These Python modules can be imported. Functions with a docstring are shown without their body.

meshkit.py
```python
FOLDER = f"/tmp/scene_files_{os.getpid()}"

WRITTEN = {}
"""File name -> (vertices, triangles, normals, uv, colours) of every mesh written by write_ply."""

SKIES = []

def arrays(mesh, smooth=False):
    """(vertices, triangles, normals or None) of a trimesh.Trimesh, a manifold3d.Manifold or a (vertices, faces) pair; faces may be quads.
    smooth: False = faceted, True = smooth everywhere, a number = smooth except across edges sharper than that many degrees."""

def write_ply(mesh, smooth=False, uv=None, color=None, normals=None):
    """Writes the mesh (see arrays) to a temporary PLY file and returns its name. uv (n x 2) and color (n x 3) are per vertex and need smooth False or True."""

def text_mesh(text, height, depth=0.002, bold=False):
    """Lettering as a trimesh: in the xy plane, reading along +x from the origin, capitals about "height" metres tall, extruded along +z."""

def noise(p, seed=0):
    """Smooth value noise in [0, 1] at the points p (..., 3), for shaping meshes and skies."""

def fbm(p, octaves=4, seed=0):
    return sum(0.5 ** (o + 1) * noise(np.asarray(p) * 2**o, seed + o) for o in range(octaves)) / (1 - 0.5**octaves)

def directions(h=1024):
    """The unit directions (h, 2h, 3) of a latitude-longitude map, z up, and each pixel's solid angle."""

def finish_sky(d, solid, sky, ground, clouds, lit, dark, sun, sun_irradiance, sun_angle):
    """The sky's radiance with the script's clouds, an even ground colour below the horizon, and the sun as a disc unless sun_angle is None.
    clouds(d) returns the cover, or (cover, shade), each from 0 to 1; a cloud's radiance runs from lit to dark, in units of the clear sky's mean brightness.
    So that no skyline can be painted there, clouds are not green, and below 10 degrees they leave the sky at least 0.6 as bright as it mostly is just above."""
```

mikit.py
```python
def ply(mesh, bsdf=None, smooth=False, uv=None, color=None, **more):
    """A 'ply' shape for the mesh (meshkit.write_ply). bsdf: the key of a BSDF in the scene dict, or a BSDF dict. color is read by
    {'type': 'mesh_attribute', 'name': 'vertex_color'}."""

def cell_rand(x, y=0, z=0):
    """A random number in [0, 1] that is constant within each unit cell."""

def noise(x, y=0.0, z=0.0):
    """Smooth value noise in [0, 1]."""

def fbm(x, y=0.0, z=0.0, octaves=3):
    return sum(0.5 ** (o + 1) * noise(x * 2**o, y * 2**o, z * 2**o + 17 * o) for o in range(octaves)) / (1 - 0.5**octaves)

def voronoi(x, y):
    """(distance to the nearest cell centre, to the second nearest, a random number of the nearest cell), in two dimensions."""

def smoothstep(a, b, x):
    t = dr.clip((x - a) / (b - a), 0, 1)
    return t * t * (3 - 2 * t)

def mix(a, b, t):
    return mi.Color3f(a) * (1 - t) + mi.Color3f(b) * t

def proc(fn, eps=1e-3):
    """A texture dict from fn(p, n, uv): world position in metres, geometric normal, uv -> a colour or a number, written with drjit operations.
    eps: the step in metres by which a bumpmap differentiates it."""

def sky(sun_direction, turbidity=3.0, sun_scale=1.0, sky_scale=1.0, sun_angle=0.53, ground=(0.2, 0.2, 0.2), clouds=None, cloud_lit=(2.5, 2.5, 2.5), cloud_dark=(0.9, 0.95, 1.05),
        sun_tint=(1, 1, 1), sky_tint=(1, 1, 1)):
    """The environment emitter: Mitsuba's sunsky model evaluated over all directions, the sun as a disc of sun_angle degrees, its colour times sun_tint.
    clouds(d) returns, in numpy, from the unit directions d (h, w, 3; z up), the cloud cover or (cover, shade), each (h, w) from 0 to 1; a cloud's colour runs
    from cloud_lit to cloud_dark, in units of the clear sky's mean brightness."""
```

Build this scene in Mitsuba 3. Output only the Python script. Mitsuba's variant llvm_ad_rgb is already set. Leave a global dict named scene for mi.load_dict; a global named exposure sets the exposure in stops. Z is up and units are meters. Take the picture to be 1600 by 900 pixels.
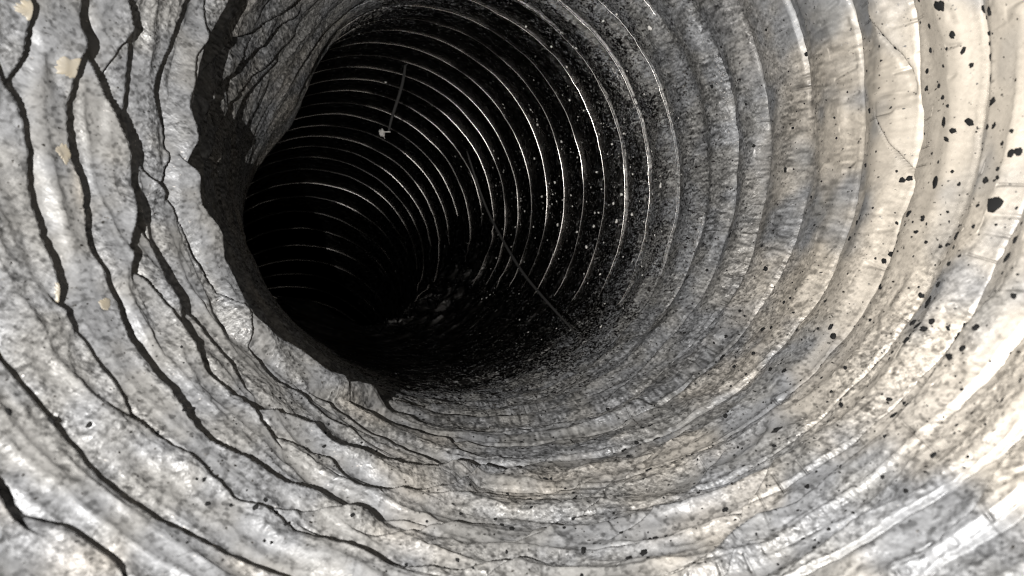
"""The inside of a crumpled flexible foil duct, seen from its mouth and lit by the small flash beside the lens."""
import math
import drjit as dr
import mitsuba as mi
import numpy as np
import trimesh
from scipy.interpolate import CubicSpline
import meshkit
import mikit
from mikit import noise, fbm, smoothstep, mix

T4 = mi.ScalarTransform4f
scene, labels = {}, {}
exposure = 0.0

# ------------------------------------------------------------------ camera and lamp (metres, z up, looking along +y)
scene["camera"] = {
    "type": "thinlens", "fov": math.degrees(2 * math.atan(800 / 1130)), "fov_axis": "x",
    "to_world": T4().look_at(origin=[0, 0, 0], target=[0, 1, 0], up=[0, 0, 1]),
    "near_clip": 0.005, "far_clip": 10.0, "aperture_radius": 0.0004, "focus_distance": 0.27,
}
LAMP = np.array([-0.033, -0.02, -0.004])
scene["flash"] = {
    "type": "spot", "to_world": T4().look_at(origin=LAMP.tolist(), target=(LAMP + [0.34, 1, 0.30]).tolist(), up=[0, 0, 1]),
    "intensity": {"type": "rgb", "value": [1.420, 1.392, 1.343]}, "cutoff_angle": 74.0, "beam_width": 14.0,
}

# folds of the slack foil: drop at the crest in mm, width of the rise in turns, crest line as (turn, degrees round the duct)
FOLDS = [
    (4.5, 0.9, [(-9.82, 194.8), (-9.83, 192.7), (-9.86, 190.4), (-9.93, 187.1), (-10.0, 184.5), (-10.09, 182.7)]),
    (4.5, 0.9, [(-10.27, 183.8), (-10.21, 182.6), (-10.13, 181.6), (-10.06, 179.4), (-10.06, 176.8), (-10.1, 172.7), (-10.18, 168.2), (-10.24, 165.1), (-10.27, 161.9), (-10.33, 158.8), (-10.43, 155.8)]),
    (3, 0.9, [(-10.49, 157.9), (-10.4, 156.0), (-10.35, 152.5), (-10.35, 149.3), (-10.36, 145.5), (-10.46, 141.0)]),
    (2.5, 0.9, [(-10.65, 143.1), (-10.55, 141.9), (-10.45, 140.0), (-10.38, 136.3), (-10.34, 132.5), (-10.36, 129.5), (-10.41, 126.8), (-10.33, 124.4), (-10.28, 121.4), (-10.35, 118.4), (-10.28, 114.3), (-10.22, 111.0), (-10.19, 107.7)]),
    (5, 0.9, [(-9.07, 196.7), (-9.07, 194.3), (-9.1, 191.0), (-9.14, 188.2), (-9.25, 186.8), (-9.27, 184.4), (-9.35, 179.6), (-9.44, 175.5), (-9.41, 173.1), (-9.38, 169.7), (-9.47, 166.4), (-9.56, 163.5), (-9.56, 160.9), (-9.54, 158.1), (-9.55, 155.3), (-9.65, 152.2), (-9.71, 150.0), (-9.69, 146.4), (-9.71, 142.2), (-9.79, 138.6), (-9.84, 135.4), (-9.81, 133.3), (-9.7, 130.7), (-9.58, 127.1), (-9.6, 123.9), (-9.36, 119.8), (-9.35, 115.0), (-9.27, 111.4)]),
    (7, 0.7, [(-9.13, 189.3), (-8.96, 187.7), (-8.79, 184.9), (-8.62, 181.6), (-8.48, 177.3), (-8.42, 173.2), (-8.41, 169.9), (-8.52, 167.2), (-8.73, 163.6), (-9.02, 159.2)]),
    (4, 0.6, [(-8.28, 168.6), (-8.19, 165.2), (-8.12, 162.2), (-8.21, 159.3), (-8.32, 156.4), (-8.29, 153.7), (-8.38, 150.1), (-8.58, 145.6), (-8.73, 143.2)]),
    (5.5, 0.6, [(-8.26, 198.8), (-8.18, 196.3), (-8.04, 192.0), (-7.96, 189.4), (-8.0, 186.6), (-8.07, 182.0), (-8.18, 176.4), (-8.3, 173.2)]),
    (2.5, 0.5, [(-7.9, 193.9), (-8.1, 191.3), (-8.29, 188.8), (-8.42, 186.1), (-8.52, 184.1)]),
    (5, 0.6, [(-6.72, 202.5), (-6.65, 199.4), (-6.7, 196.2), (-6.86, 191.4), (-7.02, 188.2), (-7.18, 186.5), (-7.26, 184.0), (-7.11, 180.7), (-6.95, 178.8), (-6.99, 174.7), (-7.34, 169.2)]),
    (4, 0.5, [(-5.95, 204.0), (-5.75, 201.0), (-5.79, 197.5), (-5.81, 194.8), (-6.07, 191.2), (-6.14, 186.4), (-6.34, 183.7), (-6.37, 182.6), (-6.36, 180.0), (-6.43, 176.9), (-6.63, 174.3)]),
    (10, 0.6, [(-5.28, 207.5), (-5.1, 203.0), (-5.12, 198.1), (-5.47, 195.1), (-5.77, 193.5), (-5.73, 191.3), (-5.69, 189.1), (-5.9, 185.7), (-6.02, 181.3), (-6.31, 176.9), (-6.67, 172.0), (-6.56, 168.2), (-6.5, 164.9), (-6.14, 161.2), (-6.02, 156.3), (-6.16, 151.5), (-6.35, 149.2), (-6.54, 145.5), (-6.45, 142.3), (-6.02, 140.1), (-5.62, 136.0), (-5.69, 132.7), (-5.78, 130.3), (-5.42, 127.0), (-4.8, 122.9), (-4.1, 116.9)]),
    (3.5, 0.4, [(-6.76, 173.8), (-6.59, 171.2), (-6.25, 168.4), (-6.12, 165.6), (-6.17, 162.8), (-6.2, 158.9)]),
    (3.5, 0.5, [(-7.84, 175.2), (-7.71, 171.8), (-7.31, 168.7), (-7.11, 166.1), (-6.91, 163.3), (-6.96, 159.6), (-6.9, 155.5), (-6.8, 151.9), (-6.67, 146.7), (-6.92, 140.6), (-7.1, 136.1), (-6.85, 130.5), (-6.91, 124.5), (-6.81, 120.9)]),
    (3.2, 0.5, [(-8.09, 160.3), (-8.19, 156.3), (-8.2, 154.2), (-7.94, 149.9), (-7.85, 143.8), (-8.01, 139.1), (-8.0, 137.1)]),
    (4, 0.7, [(-8.93, 160.3), (-8.81, 157.7), (-8.71, 155.1), (-8.64, 151.3), (-8.64, 148.0), (-8.72, 143.5), (-8.65, 140.5), (-8.56, 136.4), (-8.66, 132.1), (-8.75, 128.7)]),
    (2.5, 0.5, [(-8.48, 134.5), (-7.97, 130.5), (-7.69, 125.3), (-7.62, 120.8), (-7.48, 116.0), (-7.38, 111.2), (-7.0, 105.0), (-6.2, 98.4)]),
    (2.5, 0.6, [(-8.66, 129.7), (-8.41, 125.2), (-8.26, 120.7), (-8.46, 116.3), (-8.53, 113.6), (-8.07, 107.9), (-7.53, 102.5), (-6.58, 98.0)]),
    (6, 1.0, [(-12.23, 147.4), (-12.27, 145.3), (-12.34, 142.9), (-12.36, 140.8)]),
    (3, 0.9, [(-12.19, 139.5), (-12.15, 136.8), (-12.15, 134.2), (-12.16, 131.5), (-12.24, 129.8), (-12.32, 128.1)]),
    (3, 1.0, [(-11.29, 159.6), (-11.33, 156.7), (-11.37, 153.8), (-11.35, 150.0), (-11.35, 146.5), (-11.36, 142.9), (-11.41, 138.8), (-11.41, 136.2), (-11.38, 132.1), (-11.33, 127.3), (-11.28, 121.9), (-11.23, 118.1), (-11.17, 114.8), (-11.19, 111.2)]),
    (1.6, 0.5, [(-8.82, 91.3), (-8.29, 87.8), (-8.01, 86.1)]),
    (1.6, 0.5, [(-10.23, 96.7), (-9.86, 94.6), (-9.35, 90.1)]),
    (3, 0.8, [(-10.05, 69.4), (-9.9, 66.8), (-9.74, 64.1), (-9.57, 60.7), (-9.64, 56.6), (-9.6, 52.9), (-9.49, 49.4), (-9.49, 45.6), (-9.52, 39.8), (-9.51, 34.4), (-9.47, 29.5), (-9.55, 23.8)]),
    (2.5, 0.7, [(-11.02, 65.3), (-10.91, 63.3), (-10.85, 60.2), (-10.74, 55.5), (-10.62, 52.1), (-10.67, 49.1), (-10.74, 45.8)]),
    (2.5, 0.7, [(-11.76, 47.9), (-11.69, 44.5), (-11.66, 41.5), (-11.5, 38.6), (-11.16, 35.9)]),
    (1.8, 0.4, [(-10.4, 66.9), (-10.16, 65.0), (-9.96, 63.5)]),
    (1.8, 0.4, [(-9.53, 64.5), (-8.97, 60.9), (-8.71, 57.3), (-8.5, 54.0)]),
    (1.5, 0.4, [(-6.71, 338.6), (-6.62, 342.3), (-6.75, 345.4), (-6.9, 349.9), (-7.02, 355.3)]),
    (1.5, 0.4, [(-6.57, 358.5), (-6.79, 363.1), (-7.05, 367.5), (-7.25, 370.6)]),
    (4, 0.5, [(-1.48, 223.0), (-1.39, 221.1), (-1.54, 217.4), (-1.85, 210.7), (-2.38, 205.4), (-3.13, 199.8), (-3.55, 195.9), (-3.99, 191.4), (-4.15, 189.1)]),
    (4, 0.5, [(-0.59, 222.0), (-0.79, 218.7), (-1.17, 212.3), (-1.42, 207.1), (-1.96, 200.2), (-2.51, 195.6), (-3.16, 189.3), (-3.79, 185.1), (-4.13, 181.6)]),
    (2, 0.4, [(-1.99, 207.7), (-2.0, 205.2), (-2.3, 200.4), (-2.46, 196.4)]),
    (4, 0.5, [(0.06, 219.1), (-0.14, 213.7), (-0.45, 208.6), (-0.8, 202.8), (-1.23, 198.1), (-1.6, 193.7), (-2.15, 189.3), (-2.58, 185.3), (-3.3, 178.5), (-4.03, 173.9)]),
    (4, 0.5, [(0.12, 211.0), (-0.2, 205.4), (-0.61, 199.8), (-1.02, 194.6), (-1.36, 189.5), (-1.85, 183.6), (-2.59, 177.1), (-3.44, 172.5)]),
    (3.5, 0.5, [(-4.03, 123.6), (-3.84, 120.5), (-3.61, 113.0), (-3.06, 105.8), (-2.16, 97.3), (-1.85, 90.2), (-1.16, 82.9)]),
    (2.2, 0.5, [(-5.31, 128.0), (-5.44, 120.9), (-5.26, 114.4), (-5.14, 107.9), (-5.31, 103.6), (-5.77, 100.4)]),
    (2.4, 0.6, [(-8.44, 134.7), (-7.99, 131.6), (-7.72, 126.4), (-7.8, 121.5), (-7.65, 117.3), (-7.36, 111.7), (-7.0, 106.1), (-6.62, 101.3), (-6.39, 97.3), (-6.52, 92.9)]),
    (1.8, 0.5, [(-8.49, 119.8), (-8.6, 115.8), (-8.46, 112.1), (-7.92, 108.1), (-7.53, 103.5), (-6.93, 99.6), (-6.42, 97.3)]),
    (1.8, 0.5, [(-10.3, 124.9), (-9.97, 120.8), (-9.55, 116.3), (-9.08, 110.6), (-8.85, 104.5)]),
    (1.6, 0.5, [(-9.71, 112.1), (-9.37, 107.6), (-8.88, 103.5), (-8.62, 99.3), (-8.33, 94.9)]),
    (2.4, 0.7, [(-10.11, 117.6), (-10.12, 114.0), (-10.13, 110.4), (-10.05, 106.0), (-9.91, 101.7), (-9.86, 98.4), (-9.56, 93.8), (-9.34, 89.7)]),
    (1.4, 0.4, [(-8.03, 105.9), (-7.75, 101.2), (-7.42, 95.3), (-7.35, 89.2), (-7.14, 84.9), (-6.9, 80.4)]),
    (1.6, 0.5, [(-8.97, 92.6), (-8.7, 88.3), (-8.18, 84.6), (-7.77, 79.5), (-7.36, 75.9)]),
    (2.0, 0.6, [(-6.74, 95.2), (-6.26, 89.3), (-5.73, 82.4), (-5.5, 75.5), (-5.45, 70.2)]),
    (1.6, 0.5, [(-7.57, 82.3), (-7.27, 77.8), (-6.82, 72.6), (-6.59, 67.3), (-6.32, 61.9)]),
    (1.4, 0.4, [(-4.49, 100.1), (-4.52, 92.2), (-4.32, 85.1), (-4.2, 77.8), (-4.23, 70.7)]),
    (2.0, 0.5, [(-9.96, 72.6), (-9.84, 67.7), (-9.75, 64.3), (-9.64, 60.7)]),
    (1.6, 0.4, [(-8.87, 79.4), (-8.67, 74.8), (-8.2, 69.4), (-7.84, 64.6), (-7.48, 60.2)]),
    (1.4, 0.4, [(3.87, 81.5), (1.35, 77.6), (0.31, 68.3), (-0.23, 58.6), (-0.81, 48.7)]),
    (1.5, 0.4, [(-2.73, 85.0), (-2.33, 77.3), (-2.04, 69.2), (-1.76, 58.2), (-1.7, 48.8)]),
    (1.5, 0.4, [(-3.89, 67.6), (-3.64, 59.7), (-3.5, 51.4), (-3.27, 44.3)]),
    (5, 0.5, [(10.6, 80), (11.3, 69), (12.2, 52), (11.8, 44), (11.4, 37), (10.6, 29)]),
    (4, 0.5, [(13.2, 66), (12.8, 50), (13.0, 40), (12.2, 30), (12.6, 18)]),
    (4, 0.5, [(11.6, 134), (10.2, 126), (9.4, 118), (9.6, 102), (10.2, 88)]),
    (4, 0.5, [(17.8, 335), (18.6, 351), (18.8, 363), (18.2, 381), (17, 395)]),
]
# (turn, degrees, half-widths in mm)
FLECKS = [(-4.95, 342.77, 0.53, 0.53), (-2.78, 341.02, 0.52, 0.52), (-3.3, 333.79, 0.37, 0.37), (-3.63, 348.11, 0.36, 0.36), (-4.5, 335.22, 0.33, 0.33), (-3.73, 357.66, 0.48, 0.48), (-4.69, 356.02, 0.33, 0.44), (-4.61, 4.34, 0.89, 0.45), (-5.64, 356.38, 0.3, 0.3), (-6.32, 357.04, 0.54, 0.45), (-6.22, 5.87, 0.37, 0.37), (-7.33, 351.26, 0.47, 0.39), (-7.23, 356.33, 0.48, 0.32), (-7.52, 356.7, 0.38, 0.38), (-7.62, 358.54, 0.37, 0.52), (-7.67, 1.92, 1.12, 0.45), (-7.8, 350.71, 0.65, 0.43), (-7.73, 346.51, 1.02, 0.87), (-7.88, 353.12, 0.64, 0.29), (-7.93, 355.19, 0.36, 0.36), (-8.1, 348.82, 0.69, 0.76), (-8.19, 352.09, 0.41, 0.41), (-8.41, 349.92, 0.66, 0.46), (-8.27, 353.41, 0.4, 0.4), (-8.32, 355.13, 0.54, 0.67), (-8.24, 357.58, 0.82, 0.27), (-8.41, 0.66, 0.53, 0.73), (-7.73, 359.91, 0.3, 0.3), (-7.76, 4.47, 0.3, 0.74), (-7.67, 10.35, 1.06, 0.68), (-6.98, 8.87, 0.5, 0.67), (-6.87, 7.83, 0.25, 0.25), (-8.54, 10.39, 0.53, 0.47), (-8.72, 9.06, 0.32, 0.32), (-3.29, 17.61, 0.63, 1.01), (-4.8, 25.48, 0.55, 0.66), (-4.52, 20.74, 0.45, 0.45), (-2.93, 26.27, 0.39, 0.39), (-5.14, 10.18, 0.32, 0.42), (-6.36, 15.81, 0.46, 0.46), (-6.27, 18.48, 0.46, 0.37), (-7.36, 14.67, 0.63, 0.79), (-7.68, 15.42, 0.53, 0.46), (-8.32, 17.53, 0.7, 0.56), (-8.09, 18.56, 0.36, 0.36), (-8.63, 16.21, 0.33, 0.27), (-8.81, 13.22, 1.16, 1.16), (-9.31, 17.09, 0.48, 0.54), (-9.28, 19.08, 0.79, 0.49), (-7.32, 25.98, 0.65, 0.4), (-6.52, 30.36, 0.27, 0.27), (-5.6, 31.75, 0.4, 0.4), (-5.73, 30.86, 0.3, 0.3), (-6.9, 34.14, 0.69, 0.34), (-6.98, 35.26, 0.6, 0.68), (-6.74, 35.16, 0.26, 0.26), (-6.31, 36.43, 0.37, 0.37), (-5.7, 37.13, 0.4, 0.4), (-5.51, 37.8, 0.51, 0.72), (-4.75, 35.5, 0.44, 0.44), (-4.81, 41.45, 0.44, 0.44), (-5.12, 45.8, 0.75, 0.75), (-5.8, 43.15, 0.4, 0.5), (-5.6, 46.72, 0.41, 0.51), (-6.53, 44.89, 0.45, 0.55), (-6.78, 43.99, 0.53, 0.53), (-5.98, 47.19, 0.29, 0.29), (-3.65, 43.48, 0.48, 0.48), (-2.57, 29.06, 0.4, 0.53), (-8.52, 21.34, 0.41, 0.41), (-8.53, 24.21, 0.48, 0.55), (-8.48, 26.73, 0.97, 0.97), (-8.43, 29.8, 0.56, 0.63), (-8.76, 28.82, 0.47, 0.47), (-8.72, 30.13, 0.41, 0.61), (-8.62, 32.34, 0.55, 0.69), (-9.04, 29.38, 0.39, 0.39), (-9.07, 27.61, 0.45, 0.64), (-9.43, 24.92, 0.55, 0.61), (-9.66, 27.58, 0.47, 0.47), (-9.66, 30.22, 0.48, 0.48), (-9.44, 32.16, 0.43, 0.37), (-6.73, 87.41, 0.63, 0.36), (-6.69, 86.52, 0.27, 0.27), (-6.23, 91.71, 0.28, 0.28), (-4.98, 88.72, 0.42, 0.42), (-7.64, 90.64, 0.33, 0.33), (-7.62, 88.8, 0.25, 0.33), (-8.13, 95.35, 0.32, 0.32), (-8.24, 94.37, 0.47, 0.39), (-8.41, 92.9, 0.46, 0.46), (-8.61, 99.7, 0.23, 0.68), (-7.48, 82.38, 0.25, 0.33), (-8.18, 84.28, 0.31, 0.31), (-9.09, 83.1, 0.36, 0.64), (-9.28, 90.65, 0.28, 0.28), (-9.56, 94.28, 0.28, 0.28), (-9.59, 99.03, 0.35, 0.28), (-9.82, 105.0, 0.27, 0.34), (-9.26, 75.53, 0.63, 0.7), (-9.47, 77.54, 0.41, 0.41), (-8.95, 73.72, 0.5, 0.43), (-8.97, 74.42, 0.29, 0.29), (-6.05, 66.61, 0.87, 0.48), (-5.79, 67.7, 0.4, 0.4), (-5.8, 66.39, 0.3, 0.4), (-6.1, 72.79, 0.57, 0.77), (-6.01, 70.09, 0.48, 0.48), (-6.35, 72.8, 0.37, 0.37), (-7.1, 71.27, 0.6, 0.78), (-5.36, 73.87, 0.41, 0.51), (-5.27, 68.68, 0.52, 0.62), (-3.97, 106.56, 0.33, 0.44), (-4.05, 68.03, 0.46, 0.46), (-11.64, 149.3, 0.49, 0.32), (-11.35, 146.36, 0.57, 0.23), (-9.8, 139.25, 0.27, 0.34), (-9.73, 138.7, 0.28, 0.28), (-8.23, 124.76, 0.55, 0.4), (-9.53, 147.74, 0.56, 0.21), (-6.83, 140.43, 0.35, 0.35), (-10.67, 128.77, 0.32, 0.44), (-10.32, 127.81, 0.26, 0.26), (-10.52, 126.63, 0.26, 0.26), (-10.38, 124.21, 0.33, 0.52), (-10.14, 122.04, 0.33, 0.33), (-10.33, 120.12, 0.26, 0.39), (-10.66, 121.03, 0.25, 0.25), (-10.65, 120.2, 0.25, 0.25), (-9.29, 127.35, 0.29, 0.29), (-12.11, 134.7, 0.32, 0.32), (-10.54, 131.68, 0.19, 0.19), (-11.46, 127.28, 0.17, 0.17), (-8.36, 122.23, 0.23, 0.23), (-6.65, 55.76, 0.45, 0.54), (-7.75, 52.1, 0.95, 0.47), (-8.81, 64.07, 0.5, 0.5)]
CRUMBS = [(-0.49, 0.82, 1.24, 1.55), (-1.8, 320.67, 1.11, 1.25), (-1.12, 312.63, 0.58, 0.58), (-0.75, 311.53, 0.59, 0.74), (0.98, 313.2, 0.83, 0.83), (1.03, 312.19, 0.5, 0.5), (1.85, 298.73, 0.68, 0.68), (1.69, 308.43, 0.69, 0.69), (1.88, 316.54, 0.7, 0.7), (2.5, 326.26, 0.73, 0.73), (1.01, 306.77, 0.49, 0.49), (4.43, 352.39, 1.03, 1.03), (4.55, 330.1, 1.02, 1.02), (5.36, 341.71, 0.86, 0.86), (3.7, 338.58, 0.99, 0.79), (3.96, 339.72, 0.6, 1.0), (2.26, 351.86, 0.74, 0.92), (1.34, 344.43, 0.7, 0.7), (0.82, 342.49, 0.67, 0.67), (5.29, 356.73, 0.86, 1.08), (1.17, 0.77, 0.86, 0.86), (1.49, 3.22, 0.88, 0.88), (1.23, 9.05, 0.87, 0.69), (0.63, 7.62, 1.0, 0.84), (2.46, 17.13, 1.31, 0.93), (4.06, 19.89, 1.01, 0.81), (2.32, 9.95, 1.11, 1.11), (4.22, 8.46, 1.02, 1.02), (1.25, 9.45, 0.87, 0.87), (3.12, 11.62, 0.77, 0.97), (1.3, 26.86, 0.69, 0.69), (-0.26, 45.23, 0.92, 0.92), (8.92, 278.47, 0.95, 0.95)]
PATCHES = [(-9.29, 185.35, 2.68, 1.07), (-9.5, 175.04, 1.47, 0.94), (-10.33, 158.68, 0.88, 1.0), (-9.72, 155.69, 1.22, 0.61), (-9.42, 164.34, 0.83, 0.83), (-9.84, 191.18, 1.85, 0.86)]
STRAND = [(-0.0337, 0.5442, 0.1021), (-0.0284, 0.5525, 0.0856), (-0.0193, 0.5459, 0.0604), (-0.0092, 0.5191, 0.039), (-0.0, 0.4851, 0.0215), (0.008, 0.4515, 0.008), (0.0164, 0.4129, -0.0037), (0.0236, 0.3715, -0.0132), (0.029, 0.3281, -0.0204)]

# ------------------------------------------------------------------ the duct's axis: one knot every three turns of its wire
KNOTS = np.arange(-12, 31, 3.0)
AXIS = np.array([[-0.0036, -0.0239, 0.0922], [0.0025, -0.0382, 0.1478], [0.0046, -0.0458, 0.2069], [-0.0061, -0.0505, 0.2677], [-0.0244, -0.0511, 0.3321],
                 [-0.0484, -0.0536, 0.3972], [-0.0766, -0.0562, 0.4609], [-0.1051, -0.0539, 0.5253], [-0.1346, -0.0464, 0.5901], [-0.1666, -0.0342, 0.6543],
                 [-0.1965, -0.0161, 0.7186], [-0.2222, 0.0161, 0.7792], [-0.2432, 0.0598, 0.8342], [-0.2667, 0.1063, 0.886], [-0.2932, 0.152, 0.9371]])
SPLINE = CubicSpline(KNOTS, AXIS)
RADIUS = 0.1
FIRST, LAST = -15, 42


def axis(t):
    t = np.asarray(t, float)
    return SPLINE(np.clip(t, -12, 30)) + np.minimum(t + 12, 0)[..., None] * SPLINE(-12, 1) + np.maximum(t - 30, 0)[..., None] * SPLINE(30, 1)


def frame(t):
    d = axis(t + 0.01) - axis(t - 0.01)
    d /= np.linalg.norm(d, axis=-1, keepdims=True)
    y = np.array([0, 1, 0]) - d * d[..., 1:2]
    y /= np.linalg.norm(y, axis=-1, keepdims=True)
    return np.cross(y, d), y


def sstep(a, b, x):
    s = np.clip((x - a) / (b - a), 0, 1)
    return s * s * (3 - 2 * s)


def around(th, t, per_turn, along, shift=0.0):
    """Points for a noise that closes round the duct: about per_turn cells round it, "along" cells per turn of wire."""
    k = per_turn / (2 * math.pi)
    return np.stack([np.cos(th) * k + 40 + shift, np.sin(th) * k + 40 + shift * 0.7, t * along + 100 + shift], -1)


def window(th, lo, hi, soft):
    """1 between the angles lo and hi (degrees, may pass 360), soft edges."""
    mid, half = (lo + hi) / 2, (hi - lo) / 2
    d = np.abs((np.degrees(th) - mid + 180) % 360 - 180)
    return 1 - sstep(half - soft / 2, half + soft / 2, d)


FOLD_GRID = np.radians(np.arange(0, 360, 0.25))
fold_lines = []
for number, (drop, width, points) in enumerate(FOLDS):
    a = np.array(points)
    order = np.argsort(a[:, 1])
    th_, t_ = a[order, 1], a[order, 0]
    g = np.arange(math.floor(th_[0]) - 3, math.ceil(th_[-1]) + 3.01, 0.5)
    t_ = np.interp(g, th_, t_)
    t_ = np.convolve(np.pad(t_, 2, mode="edge"), [0.1, 0.2, 0.4, 0.2, 0.1], "valid")
    soft = 7.0
    taper = sstep(g[0], g[0] + soft, g) * (1 - sstep(g[-1] - soft, g[-1], g))
    taper *= 0.85 + 0.3 * meshkit.noise(np.stack([g / 10.0, g * 0, g * 0 + number * 3.7], -1), 5)
    t_ += 0.035 * (meshkit.noise(np.stack([g / 4.0, g * 0, g * 0 + number * 7.1], -1), 9) - 0.5)
    if drop > 9:
        taper = sstep(g[0], g[0] + soft, g) * (1 - sstep(g[-1] - soft, g[-1], g))
        k = np.exp(-(np.arange(-16, 17) / 8.0) ** 2)
        t_ = np.convolve(np.pad(t_, 16, mode="edge"), k / k.sum(), "valid")
    wide = 0.35 + 1.2 * meshkit.noise(np.stack([g / 12.0, g * 0 + 3, g * 0 + number * 2.3], -1), 19)
    wide *= 0.34 + 0.40 * sstep(150, 175, g % 360)
    fold_lines.append((drop * (0.74e-3 if drop < 9 else 1e-3), width, g, t_, taper, wide))


def folds(t, th):
    h, taut = np.zeros_like(t), np.zeros_like(t)
    deg = np.degrees(th)
    for drop, width, g, gt, taper, wide in fold_lines:
        if gt.min() - width - 0.1 > t.max() or gt.max() + 2 < t.min():
            continue
        mid = (g[0] + g[-1]) / 2
        d = (deg - mid + 180) % 360 - 180 + mid
        inside = (d > g[0]) & (d < g[-1])
        tj, w = np.interp(d, g, gt), np.interp(d, g, taper) * inside
        u = t - tj
        rise = np.where(u < 0, np.clip(1 + u / width, 0, 1) ** 0.8, 0)
        mm = drop * 1e3
        wf = np.interp(d, g, wide)
        tail, edge = 0.20 + 32 * drop, 0.06 + 0.016 * mm * wf
        fall = np.where(u >= 0, 1 - 1.6 * sstep(0, edge, u), 0) * np.where(u > edge, np.exp(-(u - edge) / tail), 1)
        crevice = -2.2 * w * np.exp(-((u - 0.06 - 0.008 * mm * wf) / (0.016 + 0.0065 * mm * wf)) ** 2)
        if mm > 9:
            crevice = crevice - 1.7 * np.exp(-((u - 0.80) / 0.55) ** 2)
        h += drop * w * (np.where(u < 0, rise, fall) * 0.9 + crevice)
        taut = np.maximum(taut, w * min(1, mm / 4) * np.exp(-(u / 0.35) ** 2))
    return h, taut


def waver(t, th):
    """The turns of the wire are not quite round: how far, in turns, each runs ahead."""
    return 0.22 * (meshkit.noise(around(th, t, 9, 0.45, 3), 1) - 0.5) + 0.05 * (meshkit.noise(around(th, t, 40, 0.9, 5), 11) - 0.5)


def bulge(t, th):
    """The left wall leans in beyond the first folds."""
    d = (np.degrees(th) - 208 + 180) % 360 - 180
    return 0.024 * np.exp(-(d / 30) ** 2) * np.where(t < 4.2, np.exp(-((t - 4.2) / 3.6) ** 2), np.exp(-((t - 4.2) / 1.2) ** 2))


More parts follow.
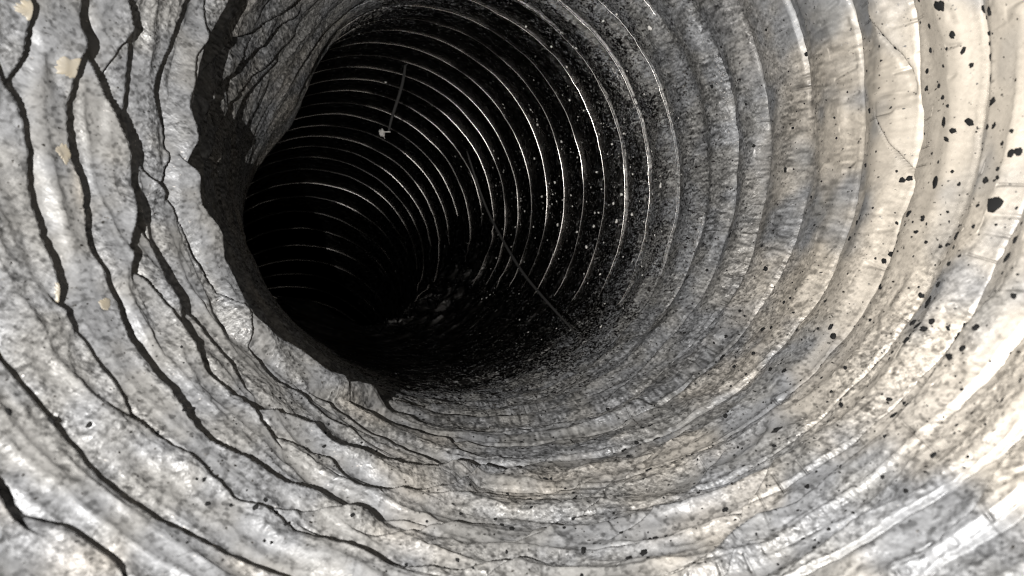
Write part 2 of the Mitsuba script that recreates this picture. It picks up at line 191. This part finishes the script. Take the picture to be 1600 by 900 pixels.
def inward(t, th):
    """How far the foil lies inside the duct's nominal radius (metres)."""
    N = meshkit.noise
    left = window(th, 98, 222, 50) * (1 - sstep(1.0, 4.0, t))
    low = window(th, 40, 110, 40) * (1 - sstep(0.0, 3.0, t))
    fr = (t + waver(t, th)) % 1.0
    top = 0.20 + 0.35 * N(around(th, np.floor(t + waver(t, th)), 14, 1.0, 13), 14)
    pillow = (0.25 * sstep(0, 0.07, fr) + 0.75 * sstep(-0.5, 1, fr / top) * sstep(0, 0.2, fr)) * (1 - sstep(top + 0.02, 1.0, fr))
    amp = 0.0040 * (1 - 0.85 * left) * (1 - 0.70 * low) * (1 - 0.75 * sstep(-3, 3, t)) * (0.6 + 0.4 * sstep(-11, -7.5, t))
    seam = np.exp(-(np.minimum(fr, 1 - fr) / 0.035) ** 2) * (1 - 0.9 * left) * (0.3 + 0.9 * N(around(th, t, 25, 0.9, 15), 15))
    h = amp * pillow * (0.45 + 1.1 * N(around(th, t, 9, 0.9, 11), 2)) + 0.0006 * seam - 0.0020 * (1 - left) * (1 - 0.5 * low) * (1 - sstep(-1, 4, t)) * np.exp(-((fr - 0.95) / 0.03) ** 2) * sstep(0.25, 0.6, N(around(th, t, 18, 0.9, 17), 16))
    fold, taut = folds(t, th)
    h = h + fold
    # slack foil: long wrinkles that run round the duct and split
    near = 1 - sstep(-1, 6, t)
    warp = 0.8 * N(around(th, t, 12, 0.5, 21), 3)
    r1 = 1 - np.abs(2 * N(around(th, t * 1.0 + warp, 16, 1.9, 31), 4) - 1)
    r2 = 1 - np.abs(2 * N(around(th + 0.10 * t, t, 30, 1.6, 41), 5) - 1)
    h = h + (0.0016 * (0.35 + 0.65 * np.maximum(low, left)) * near + 0.0004) * (r1 ** 2 - 0.4) * (1 - 0.85 * taut)
    h = h + (0.0010 * (0.4 + 0.6 * np.maximum(low, left)) * near + 0.0003) * (r2 ** 3 - 0.3) * (1 - 0.85 * taut)
    r3 = 1 - np.abs(2 * N(around(th + 0.05 * t, t + 0.3 * warp, 11, 3.8, 37), 21) - 1)
    r4 = 1 - np.abs(2 * N(around(th - 0.16 * t, t, 44, 2.4, 47), 22) - 1)
    slack = np.maximum(low, left) * near * (1 - 0.7 * taut)
    h = h + slack * (0.0007 * (r3 ** 3 - 0.25) + 0.0008 * (r4 ** 3 - 0.25))
    # crumple: small facets
    c1 = np.abs(2 * N(around(th, t, 150, 3.5, 51), 6) - 1)
    c2 = np.abs(2 * N(around(th, t, 260, 3.0, 61), 7) - 1)
    cr = 0.35 + 0.65 * N(around(th, t, 20, 0.6, 71), 8)
    h = h + 0.00055 * cr * (0.35 + 0.65 * near) * c1 - 0.00035 * cr * near * c2
    h = h + bulge(t, th)
    # the floor and the right wall sag inwards where the duct turns down
    d = (np.degrees(th) - 112 + 180) % 360 - 180
    h = h + 0.046 * np.exp(-(d / 42) ** 2) * np.exp(-((t - 15) / 4.5) ** 2)
    d = (np.degrees(th) - 45 + 180) % 360 - 180
    rag = np.exp(-(d / 32) ** 2) * np.exp(-((t - 13) / 5.0) ** 2)
    h = h + rag * (0.008 * (1 - np.abs(2 * N(around(th, t, 46, 1.6, 81), 12) - 1)) ** 2 + 0.006 * N(around(th, t, 95, 2.8, 91), 13))
    return h


def world(p):
    return np.stack([p[..., 0], p[..., 2], -p[..., 1]], -1)


def surface(t, th, lift=0.0):
    """Points of the foil; lift = metres towards the duct's axis."""
    x, y = frame(t)
    r = (RADIUS - inward(t, th) - lift)[..., None]
    return world(axis(t) + r * (np.cos(th)[..., None] * x + np.sin(th)[..., None] * y))


# ------------------------------------------------------------------ materials
def duct_cells(uv, per_turn, along, shift=0.0):
    """Like around(), for the materials: uv = (turn of the wire, part of the way round)."""
    k, a = per_turn / (2 * math.pi), uv.y * (2 * math.pi)
    return dr.cos(a) * k + 60 + shift, dr.sin(a) * k + 60, uv.x * along + 100


def dust_and_falloff(p, uv):
    """How much dull dust film lies on the foil: thick at the mouth, thinning to single grains further in; the thinning also paints in the dark of the depth."""
    t = uv.x
    grain = 0.6 * noise(p.x * 1900, p.y * 1900, p.z * 1900) + 0.4 * noise(p.x * 900, p.y * 900, p.z * 900)
    patch = fbm(p.x * 70, p.y * 70, p.z * 70)
    side = dr.maximum(0, dr.cos((uv.y - 0.56) * 2 * math.pi))  # left wall gets extra film, painting it brighter where light only grazes
    cover = 1.0 / (1.0 + dr.exp((t + 0.4 - 5.0 * side) * 0.80 + (patch - 0.5) * 2.0))  # fade with depth also paints the loss of light down the duct
    return smoothstep(-0.14, 0.14, 1.12 * cover - (grain - 0.5) * 2.0 - 0.52)


def grit_zone(uv):
    """Where the film is grainy: everywhere but on the near right wall, where it has dried to a smooth coat."""
    right = smoothstep(0.45, 0.92, dr.cos((uv.y + 0.065) * 2 * math.pi))
    return 1 - 0.85 * right * (1 - smoothstep(-6.5, -3.0, uv.x))


def dust_and_glare_colour(p, n, uv):
    t, a = uv.x, uv.y
    big = fbm(p.x * 45, p.y * 45, p.z * 45)
    small = dr.clip((fbm(p.x * 1150, p.y * 1150, p.z * 1150) - 0.5) * 2.0 + 0.5, 0, 1)
    blue = smoothstep(0.35, 0.65, fbm(p.x * 80 + 5, p.y * 80, p.z * 80 + 3))
    streak = noise(*duct_cells(uv, 700, 6, 3))
    cream_and_glare = smoothstep(0.42, 0.68, big + 0.22 * (dr.cos(a * 2 * math.pi) - 0.3) * smoothstep(1, -9, t))  # bias to the right paints the flash's warm glare into the film
    cream_and_glare *= dr.maximum(smoothstep(-3.0, -6.0, t), 0.35 * smoothstep(0.0, -0.6, dr.cos(a * 2 * math.pi)))
    cream_and_glare *= 1 - 0.55 * smoothstep(0.3, 0.9, dr.sin(a * 2 * math.pi))
    c = mix(mix([0.0755, 0.0740, 0.0715], [0.069, 0.0700, 0.0725], blue), [0.146, 0.131, 0.111], cream_and_glare)
    zone = smoothstep(-9, -4, t) * (0.4 + 0.6 * smoothstep(0.35, 0.6, fbm(p.x * 60 + 9, p.y * 60, p.z * 60)))
    streak = 0.75 + zone * 1.1 * (streak - 0.5) + 0.25 * (1 - zone)
    strips = smoothstep(0.30, 0.62, noise(*duct_cells(uv, 12, 2.6, 7)) * 0.6 + 0.4 * noise(*duct_cells(uv, 40, 4.0, 8)))
    rough = grit_zone(uv) * (0.25 + 0.75 * dr.maximum(strips, smoothstep(-5, -2, t)))
    return c * (1 + rough * 1.05 * (small - 0.5)) * streak


def relief(p, n, uv):
    pebble = fbm(p.x * 800, p.y * 800, p.z * 800, octaves=3)
    hatch = 1 - dr.abs(2 * noise(*duct_cells(uv, 420, 7)) - 1)
    where = smoothstep(0.35, 0.65, fbm(p.x * 55, p.y * 55, p.z * 55))
    crack = 1 - smoothstep(0.0, 0.14, dr.abs(2 * noise(*duct_cells(uv, 120, 1.1, 9)) - 1))
    crack *= smoothstep(0.5, 0.6, noise(*duct_cells(uv, 44, 3.6, 5))) * smoothstep(0.1, 0.5, dr.cos((uv.y - 0.06) * 2 * math.pi))
    bristle = noise(*duct_cells(uv, 560, 5.0, 2)) * smoothstep(-0.5, 0.3, dr.cos((uv.y - 0.2) * 2 * math.pi))
    strips = smoothstep(0.30, 0.62, noise(*duct_cells(uv, 12, 2.6, 7)) * 0.6 + 0.4 * noise(*duct_cells(uv, 40, 4.0, 8)))
    rough = grit_zone(uv) * (0.3 + 0.7 * strips)
    return rough * ((0.4 + 0.6 * where) * (0.75 * pebble + 0.25 * hatch * hatch) + 0.48 * bristle + 0.10 * noise(p.x * 2400, p.y * 2400, p.z * 2400)) - 0.5 * crack


def glitter(p, n, uv):
    bare = smoothstep(0.5, 0.75, 0.5 * noise(*duct_cells(uv, 600, 8, 4)) + 0.5 * noise(p.x * 1300, p.y * 1300, p.z * 1300)) * grit_zone(uv)
    return 0.12 + 0.55 * bare


def foil_rough(p, n, uv):
    return 0.24 + 0.16 * noise(p.x * 300, p.y * 300, p.z * 300)


scene["foil"] = {"type": "twosided", "inner": {
    "type": "bumpmap", "scale": 0.0009, "tex": mikit.proc(relief, eps=0.00015), "inner": {
        "type": "blendbsdf", "weight": mikit.proc(lambda p, n, uv: dust_and_falloff(p, uv)),
        "metal": {"type": "roughconductor", "material": "Al", "distribution": "beckmann", "alpha": mikit.proc(foil_rough), "specular_reflectance": {"type": "rgb", "value": [0.105, 0.102, 0.098]}},
        "dust": {"type": "principled", "base_color": mikit.proc(dust_and_glare_colour), "roughness": 0.5, "metallic": mikit.proc(glitter), "specular": 0.15}}}}
scene["wire_metal"] = {"type": "twosided", "inner": {
    "type": "blendbsdf", "weight": mikit.proc(lambda p, n, uv: 0.9 * dust_and_falloff(p, uv)),
    "metal": {"type": "roughconductor", "material": "Al", "distribution": "beckmann", "alpha": mikit.proc(lambda p, n, uv: 0.075 + 0.07 * noise(p.x * 250, p.y * 250, p.z * 250)), "specular_reflectance": mikit.proc(lambda p, n, uv: mi.Color3f(0.38, 0.365, 0.345) * (0.12 + 0.88 * smoothstep(0.38, 0.66, noise(*duct_cells(uv, 26, 1.7, 6)))))},
    "dust": {"type": "principled", "base_color": mikit.proc(dust_and_glare_colour), "roughness": 0.5, "metallic": 0.2}}}
scene["black_grime"] = {"type": "twosided", "inner": {"type": "principled", "base_color": {"type": "rgb", "value": [0.004, 0.004, 0.004]}, "roughness": 0.8, "specular": 0.04}}
scene["pale_dust"] = {"type": "twosided", "inner": {"type": "diffuse", "reflectance": {"type": "rgb", "value": [0.20, 0.194, 0.184]}}}
scene["grey_fibre"] = {"type": "twosided", "inner": {"type": "diffuse", "reflectance": {"type": "rgb", "value": [0.020, 0.0195, 0.019]}}}
scene["tan_glue"] = {"type": "twosided", "inner": {"type": "principled", "base_color": mikit.proc(
    lambda p, n, uv: mix([0.092, 0.078, 0.054], [0.066, 0.061, 0.053], fbm(p.x * 500, p.y * 500, p.z * 500))), "roughness": 0.55}}


def shape(v, f, n, uv, bsdf):
    path = meshkit.write_ply((v, f), True, uv, None, normals=n)
    return {"type": "ply", "filename": path, "face_normals": False, "bsdf": {"type": "ref", "id": bsdf}}


def numbered(name, k):
    return name if k == 0 else f"{name}_{k:03d}"


# ------------------------------------------------------------------ the duct: a panel of foil per turn of wire, and the wire's turns
labels["flexible_duct"] = {"label": "crumpled silver foil flexible duct, dust-coated at the mouth and dark further in", "category": "duct"}
for k, i in enumerate(range(FIRST, LAST)):
    rows, cols = (42, 1500) if i < -4 else (28, 1300) if i < 2 else (22, 1000) if i < 10 else (14, 640) if i < 28 else (8, 200)
    tt = i + np.arange(-1, rows + 2) / rows
    th = np.arange(-1, cols + 2) / cols * 2 * math.pi
    tg, ag = np.meshgrid(tt, th, indexing="ij")
    p = surface(tg, ag)
    n = np.cross(p[1:-1, 2:] - p[1:-1, :-2], p[2:, 1:-1] - p[:-2, 1:-1])
    n /= np.linalg.norm(n, axis=-1, keepdims=True)
    p, tg, ag = p[1:-1, 1:-1], tg[1:-1, 1:-1], ag[1:-1, 1:-1]
    idx = np.arange((rows + 1) * (cols + 1)).reshape(rows + 1, cols + 1)
    quads = np.stack([idx[:-1, :-1], idx[:-1, 1:], idx[1:, 1:], idx[1:, :-1]], -1).reshape(-1, 4)
    f = np.vstack([quads[:, [0, 1, 2]], quads[:, [0, 2, 3]]])
    uv = np.stack([tg, ag / (2 * math.pi)], -1).reshape(-1, 2)
    scene["flexible_duct__" + numbered("foil_panel", k)] = shape(p.reshape(-1, 3), f, n.reshape(-1, 3), uv, "foil")

for k, i in enumerate(range(FIRST + 1, LAST)):
    cols, ring, rad = (900 if i < 10 else 400 if i < 28 else 120), 10, 0.00042
    th = np.arange(cols + 1) / cols * 2 * math.pi
    t = i - waver(np.full(cols + 1, float(i)), th)
    t = i - waver(t, th)
    x, y = frame(t)
    d = axis(t + 0.01) - axis(t - 0.01)
    d /= np.linalg.norm(d, axis=-1, keepdims=True)
    out = np.cos(th)[:, None] * x + np.sin(th)[:, None] * y
    hidden = np.maximum(window(th, 100, 232, 30) * (1 - sstep(6.0, 8.0, t)), 0.5 * window(th, 40, 130, 40) * (1 - sstep(12, 16, t)))
    off = math.radians(22 * math.sin(i * 2.4) + 9 * math.sin(i * 5.1))
    hidden = np.maximum(hidden, window(th - off, 14, 100, 14) * sstep(9.5, 11, t))
    r = RADIUS - inward(t, th) - 0.0003 + 0.004 * hidden + 0.0014 * (1 - sstep(-3.5, 0.5, t))
    b = np.arange(ring) / ring * 2 * math.pi
    nn = np.cos(b)[None, :, None] * out[:, None] + np.sin(b)[None, :, None] * d[:, None]
    p = axis(t)[:, None] + r[:, None, None] * out[:, None] + rad * nn
    idx = np.arange((cols + 1) * ring).reshape(cols + 1, ring)
    nx = np.roll(idx, -1, 1)
    quads = np.stack([idx[:-1], nx[:-1], nx[1:], idx[1:]], -1).reshape(-1, 4)
    f = np.vstack([quads[:, [0, 1, 2]], quads[:, [0, 2, 3]]])
    uv = np.stack([np.repeat(t, ring), np.repeat(th / (2 * math.pi), ring)], -1)
    scene["flexible_duct__" + numbered("wire_rib", k)] = shape(world(p).reshape(-1, 3), f, world(nn).reshape(-1, 3), uv, "wire_metal")

# ------------------------------------------------------------------ small things that lie on the foil
rng = np.random.default_rng(7)


def local(t, th, lift=0.0):
    """A point of the foil with its tangents (round the duct, along it) and its normal towards the axis."""
    q = surface(np.array([t, t, t + 0.02, t - 0.02]), np.array([th, th + 0.004, th, th]), lift)
    q1 = surface(np.array([t]), np.array([th - 0.004]), lift)[0]
    a, b = q[1] - q1, q[2] - q[3]
    a /= np.linalg.norm(a)
    b -= a * (a @ b)
    b /= np.linalg.norm(b)
    n = np.cross(a, b)
    inwards = world(axis(np.array([t])))[0] - q[0]
    return q[0], a, b, n if n @ inwards > 0 else -n


def lump(t, deg, ra, rb, high, seed):
    """A small irregular flake lying on the foil, half-widths ra, rb (metres)."""
    r = np.random.default_rng(seed)
    c, a, b, n = local(t, math.radians(deg))
    m = trimesh.creation.icosphere(subdivisions=1)
    v = m.vertices * (1 + 0.35 * (r.random((len(m.vertices), 1)) - 0.5) * 2)
    s = r.uniform(-0.6, 0.6)
    x, y = v[:, 0] * ra, v[:, 1] * rb
    x, y = x * math.cos(s) - y * math.sin(s), x * math.sin(s) + y * math.cos(s)
    return c + x[:, None] * a + y[:, None] * b + (v[:, 2:3] * high + high * 0.55) * n, np.array(m.faces)


ORDINAL = ["leftmost", "second from the left", "third from the left", "fourth from the left", "fifth from the left", "sixth from the left", "seventh from the left", "eighth from the left",
           "ninth from the left", "tenth from the left", "eleventh from the left", "twelfth from the left", "thirteenth from the left", "fourteenth from the left", "fifteenth from the left",
           "sixteenth from the left", "seventeenth from the left", "eighteenth from the left"]
ROWS = ["along the top edge", "in the upper part", "a little above mid-height", "a little below mid-height", "in the lower part", "along the bottom edge"]
COLUMNS = ["at far left", "left of centre", "right of centre", "on the right", "at far right"]
EDGES = [0.25, 0.5, 0.7, 0.86]


def name_each(rows, text):
    """A label per small thing by where it lies: its part of the picture, then its order there."""
    seen = {}
    for k, (t, deg, ra, rb) in enumerate(rows):
        q = surface(np.array([t]), np.radians(np.array([deg])))[0]
        u, v = 0.5 + q[0] / q[1] * 1130 / 1600, 0.5 - q[2] / q[1] * 1130 / 900
        seen.setdefault((min(5, max(0, int(v * 6))), int(np.searchsorted(EDGES, u))), []).append((u, k))
    words = {}
    for (row, column), found in seen.items():
        for n, (u, k) in enumerate(sorted(found)):
            place = f"{ROWS[row]} {COLUMNS[column]}"
            words[k] = f"{text} {place}" + (f", {ORDINAL[n]}" if 1 < len(found) and n < len(ORDINAL) else f", place {len(found) - n} from the right" if len(found) > 1 else "")
    return words


words = name_each(FLECKS, "black debris fleck")
for k, (t, deg, ra, rb) in enumerate(FLECKS):
    key = numbered("debris_fleck", k)
    scene[key] = mikit.ply(lump(t, deg, ra * 1.35e-3, rb * 1.35e-3, 0.30e-3, 100 + k), "black_grime", smooth=True)
    labels[key] = {"label": words[k], "category": "fleck", "group": "black debris flecks on the duct wall"}
words = name_each(CRUMBS, "pale dust crumb")
for k, (t, deg, ra, rb) in enumerate(CRUMBS):
    key = numbered("dust_crumb", k)
    scene[key] = mikit.ply(lump(t, deg, ra * 0.9e-3, rb * 0.9e-3, 0.6e-3, 400 + k), "pale_dust", smooth=True)
    labels[key] = {"label": words[k], "category": "crumb", "group": "pale dust crumbs on the dark duct wall"}

vs, fs, at = [], [], 0
heaps = [(rng.uniform(-0.5, 8.0), rng.normal(355, 22)) for _ in range(26)]
for k in range(360):
    t, deg = (rng.uniform(-1.0, 10.5) if k % 2 else rng.uniform(-1.5, 4)), rng.normal(0, 24)
    if k % 5 < 2:
        t, deg = heaps[k % 26][0] + rng.normal(0, 0.25), heaps[k % 26][1] + rng.normal(0, 3.0)
    s = (0.14 + 0.42 * rng.random() ** 2.5) * 1e-3 * (1.0 + 0.05 * t)
    v, f = lump(t, deg, s, s * rng.uniform(0.5, 1.3), s * 0.6, 1000 + k)
    vs.append(v), fs.append(f + at)
    at += len(v)
scene["dust_grains"] = mikit.ply((np.vstack(vs), np.vstack(fs)), "pale_dust", smooth=True)
labels["dust_grains"] = {"label": "fine pale dust grains scattered over the dark right wall inside the duct", "category": "dust", "kind": "stuff"}
vs, fs, at = [], [], 0
for k in range(900):
    t = rng.uniform(-11, -2)
    deg = rng.normal(28, 32) if k % 4 else rng.uniform(60, 150)
    s = rng.uniform(0.10, 0.36) * 1e-3 * (1.0 if t > -7 else 1.25)
    if k % 14 == 0:
        t, deg, s = rng.uniform(-10.5, -6.5), rng.normal(12, 20), rng.uniform(0.35, 0.85) * 1e-3
    v, f = lump(t, deg, s, s * rng.uniform(0.6, 1.6), 0.12e-3, 3000 + k)
    vs.append(v), fs.append(f + at)
    at += len(v)
scene["black_grit"] = mikit.ply((np.vstack(vs), np.vstack(fs)), "black_grime", smooth=True)
labels["black_grit"] = {"label": "fine black grit peppered over the pale near wall of the duct", "category": "grit", "kind": "stuff"}

PATCH_WORDS = ["tan glue smear high on the left wall, upper of two between the left folds", "tan glue smear on the left wall, below the larger upper smear",
               "small tan glue spot low on the left wall, beside the end of a long fold", "tan glue smear low on the left wall, right of a smaller spot",
               "small tan glue spot on the left wall beside a dark fold, halfway down", "pale tan glue smear at the top left corner of the duct mouth"]
for k, (t, deg, ra, rb) in enumerate(PATCHES):
    n_ring, n_seg = 9, 72
    ang = np.arange(n_seg) / n_seg * 2 * math.pi
    edge = 0.45 + 0.6 * meshkit.noise(np.stack([np.cos(ang) * 1.6 + 9, np.sin(ang) * 1.6 + 9, ang * 0 + k * 5], -1), 3) + 0.45 * meshkit.noise(np.stack([np.cos(ang) * 6 + 9, np.sin(ang) * 6 + 9, ang * 0 + k * 5], -1), 4)
    rr = np.arange(n_ring) / (n_ring - 1)
    X = np.outer(rr, np.cos(ang) * edge) * ra * 1e-3
    Y = np.outer(rr, np.sin(ang) * edge) * rb * 1e-3 * 2.2
    lift = 0.00022 * np.sqrt(np.clip(1 - rr ** 4, 0, 1)) - 0.00002
    tg, ag = t + X / 0.0205 * 1.4, math.radians(deg) - Y / RADIUS
    p = surface(tg, ag, np.repeat(lift[:, None], n_seg, 1)).reshape(-1, 3)
    idx = np.arange(n_ring * n_seg).reshape(n_ring, n_seg)
    nx = np.roll(idx, -1, 1)
    f = np.vstack([np.stack([idx[:-1], nx[:-1], nx[1:]], -1).reshape(-1, 3), np.stack([idx[:-1], nx[1:], idx[1:]], -1).reshape(-1, 3)])
    key = numbered("glue_smear", k)
    scene[key] = mikit.ply((p, f), "tan_glue", smooth=True)
    labels[key] = {"label": PATCH_WORDS[k], "category": "smear"}


def tube(points, radii, sides=8):
    p = np.asarray(points)
    d = np.gradient(p, axis=0)
    d /= np.linalg.norm(d, axis=1, keepdims=True)
    x = np.cross(d, [0.3, 0.2, 0.93])
    x /= np.linalg.norm(x, axis=1, keepdims=True)
    y = np.cross(d, x)
    b = np.arange(sides) / sides * 2 * math.pi
    v = p[:, None] + np.asarray(radii)[:, None, None] * (np.cos(b)[None, :, None] * x[:, None] + np.sin(b)[None, :, None] * y[:, None])
    idx = np.arange(len(p) * sides).reshape(len(p), sides)
    nx = np.roll(idx, -1, 1)
    q = np.stack([idx[:-1], nx[:-1], nx[1:], idx[1:]], -1).reshape(-1, 4)
    return v.reshape(-1, 3), np.vstack([q[:, [0, 1, 2]], q[:, [0, 2, 3]]])


a = CubicSpline(np.linspace(0, 1, len(STRAND)), np.array(STRAND))(np.linspace(0, 1, 90))
scene["lint_strand"] = mikit.ply(tube(a, 0.0010 * (0.45 + 0.55 * np.sin(math.pi * np.linspace(0.05, 0.97, 90)))), "grey_fibre", smooth=True)
labels["lint_strand"] = {"label": "long grey lint strand hanging down across the dark right wall of the duct", "category": "strand"}


def ray(u, v, y):
    return np.array([(u - 800) / 1130 * y, y, -(v - 450) / 1130 * y])


top, end = ray(634, 93, 0.50), ray(610, 206, 0.47)
s = np.linspace(0, 1, 40)[:, None]
line = top + (end - top) * s + np.array([0.0012, 0, 0]) * np.sin(s * 5)
scene["lint_strand_001"] = mikit.ply(tube(line, 0.0011 * (0.5 + 0.5 * np.sin(math.pi * np.linspace(0.15, 0.9, 40)))), "grey_fibre", smooth=True)
labels["lint_strand_001"] = {"label": "short grey lint strand hanging from the dark ceiling of the duct", "category": "strand"}
tuft = trimesh.creation.icosphere(subdivisions=2)
v = tuft.vertices * (0.5 + meshkit.noise(tuft.vertices * 3 + 20, 4)[:, None]) * [0.0018, 0.0014, 0.0024] + ray(597, 208, 0.47)
fib = [tube(ray(597, 208, 0.47) + np.linspace(0, 1, 8)[:, None] * q, np.linspace(0.0004, 0.00015, 8), 5) for q in (rng.normal(size=(14, 3)) * 0.0013)]
fib.append(tube(np.linspace(end, ray(599, 206, 0.47), 8), np.full(8, 0.0004), 5))
allv, allf, at = [v], [np.array(tuft.faces)], len(v)
for a_, b_ in fib:
    allv.append(a_), allf.append(b_ + at)
    at += len(a_)
scene["lint_tuft"] = mikit.ply((np.vstack(allv), np.vstack(allf)), "pale_dust", smooth=True)
labels["lint_tuft"] = {"label": "small pale lint tuft at the lower end of the hanging strand", "category": "tuft"}
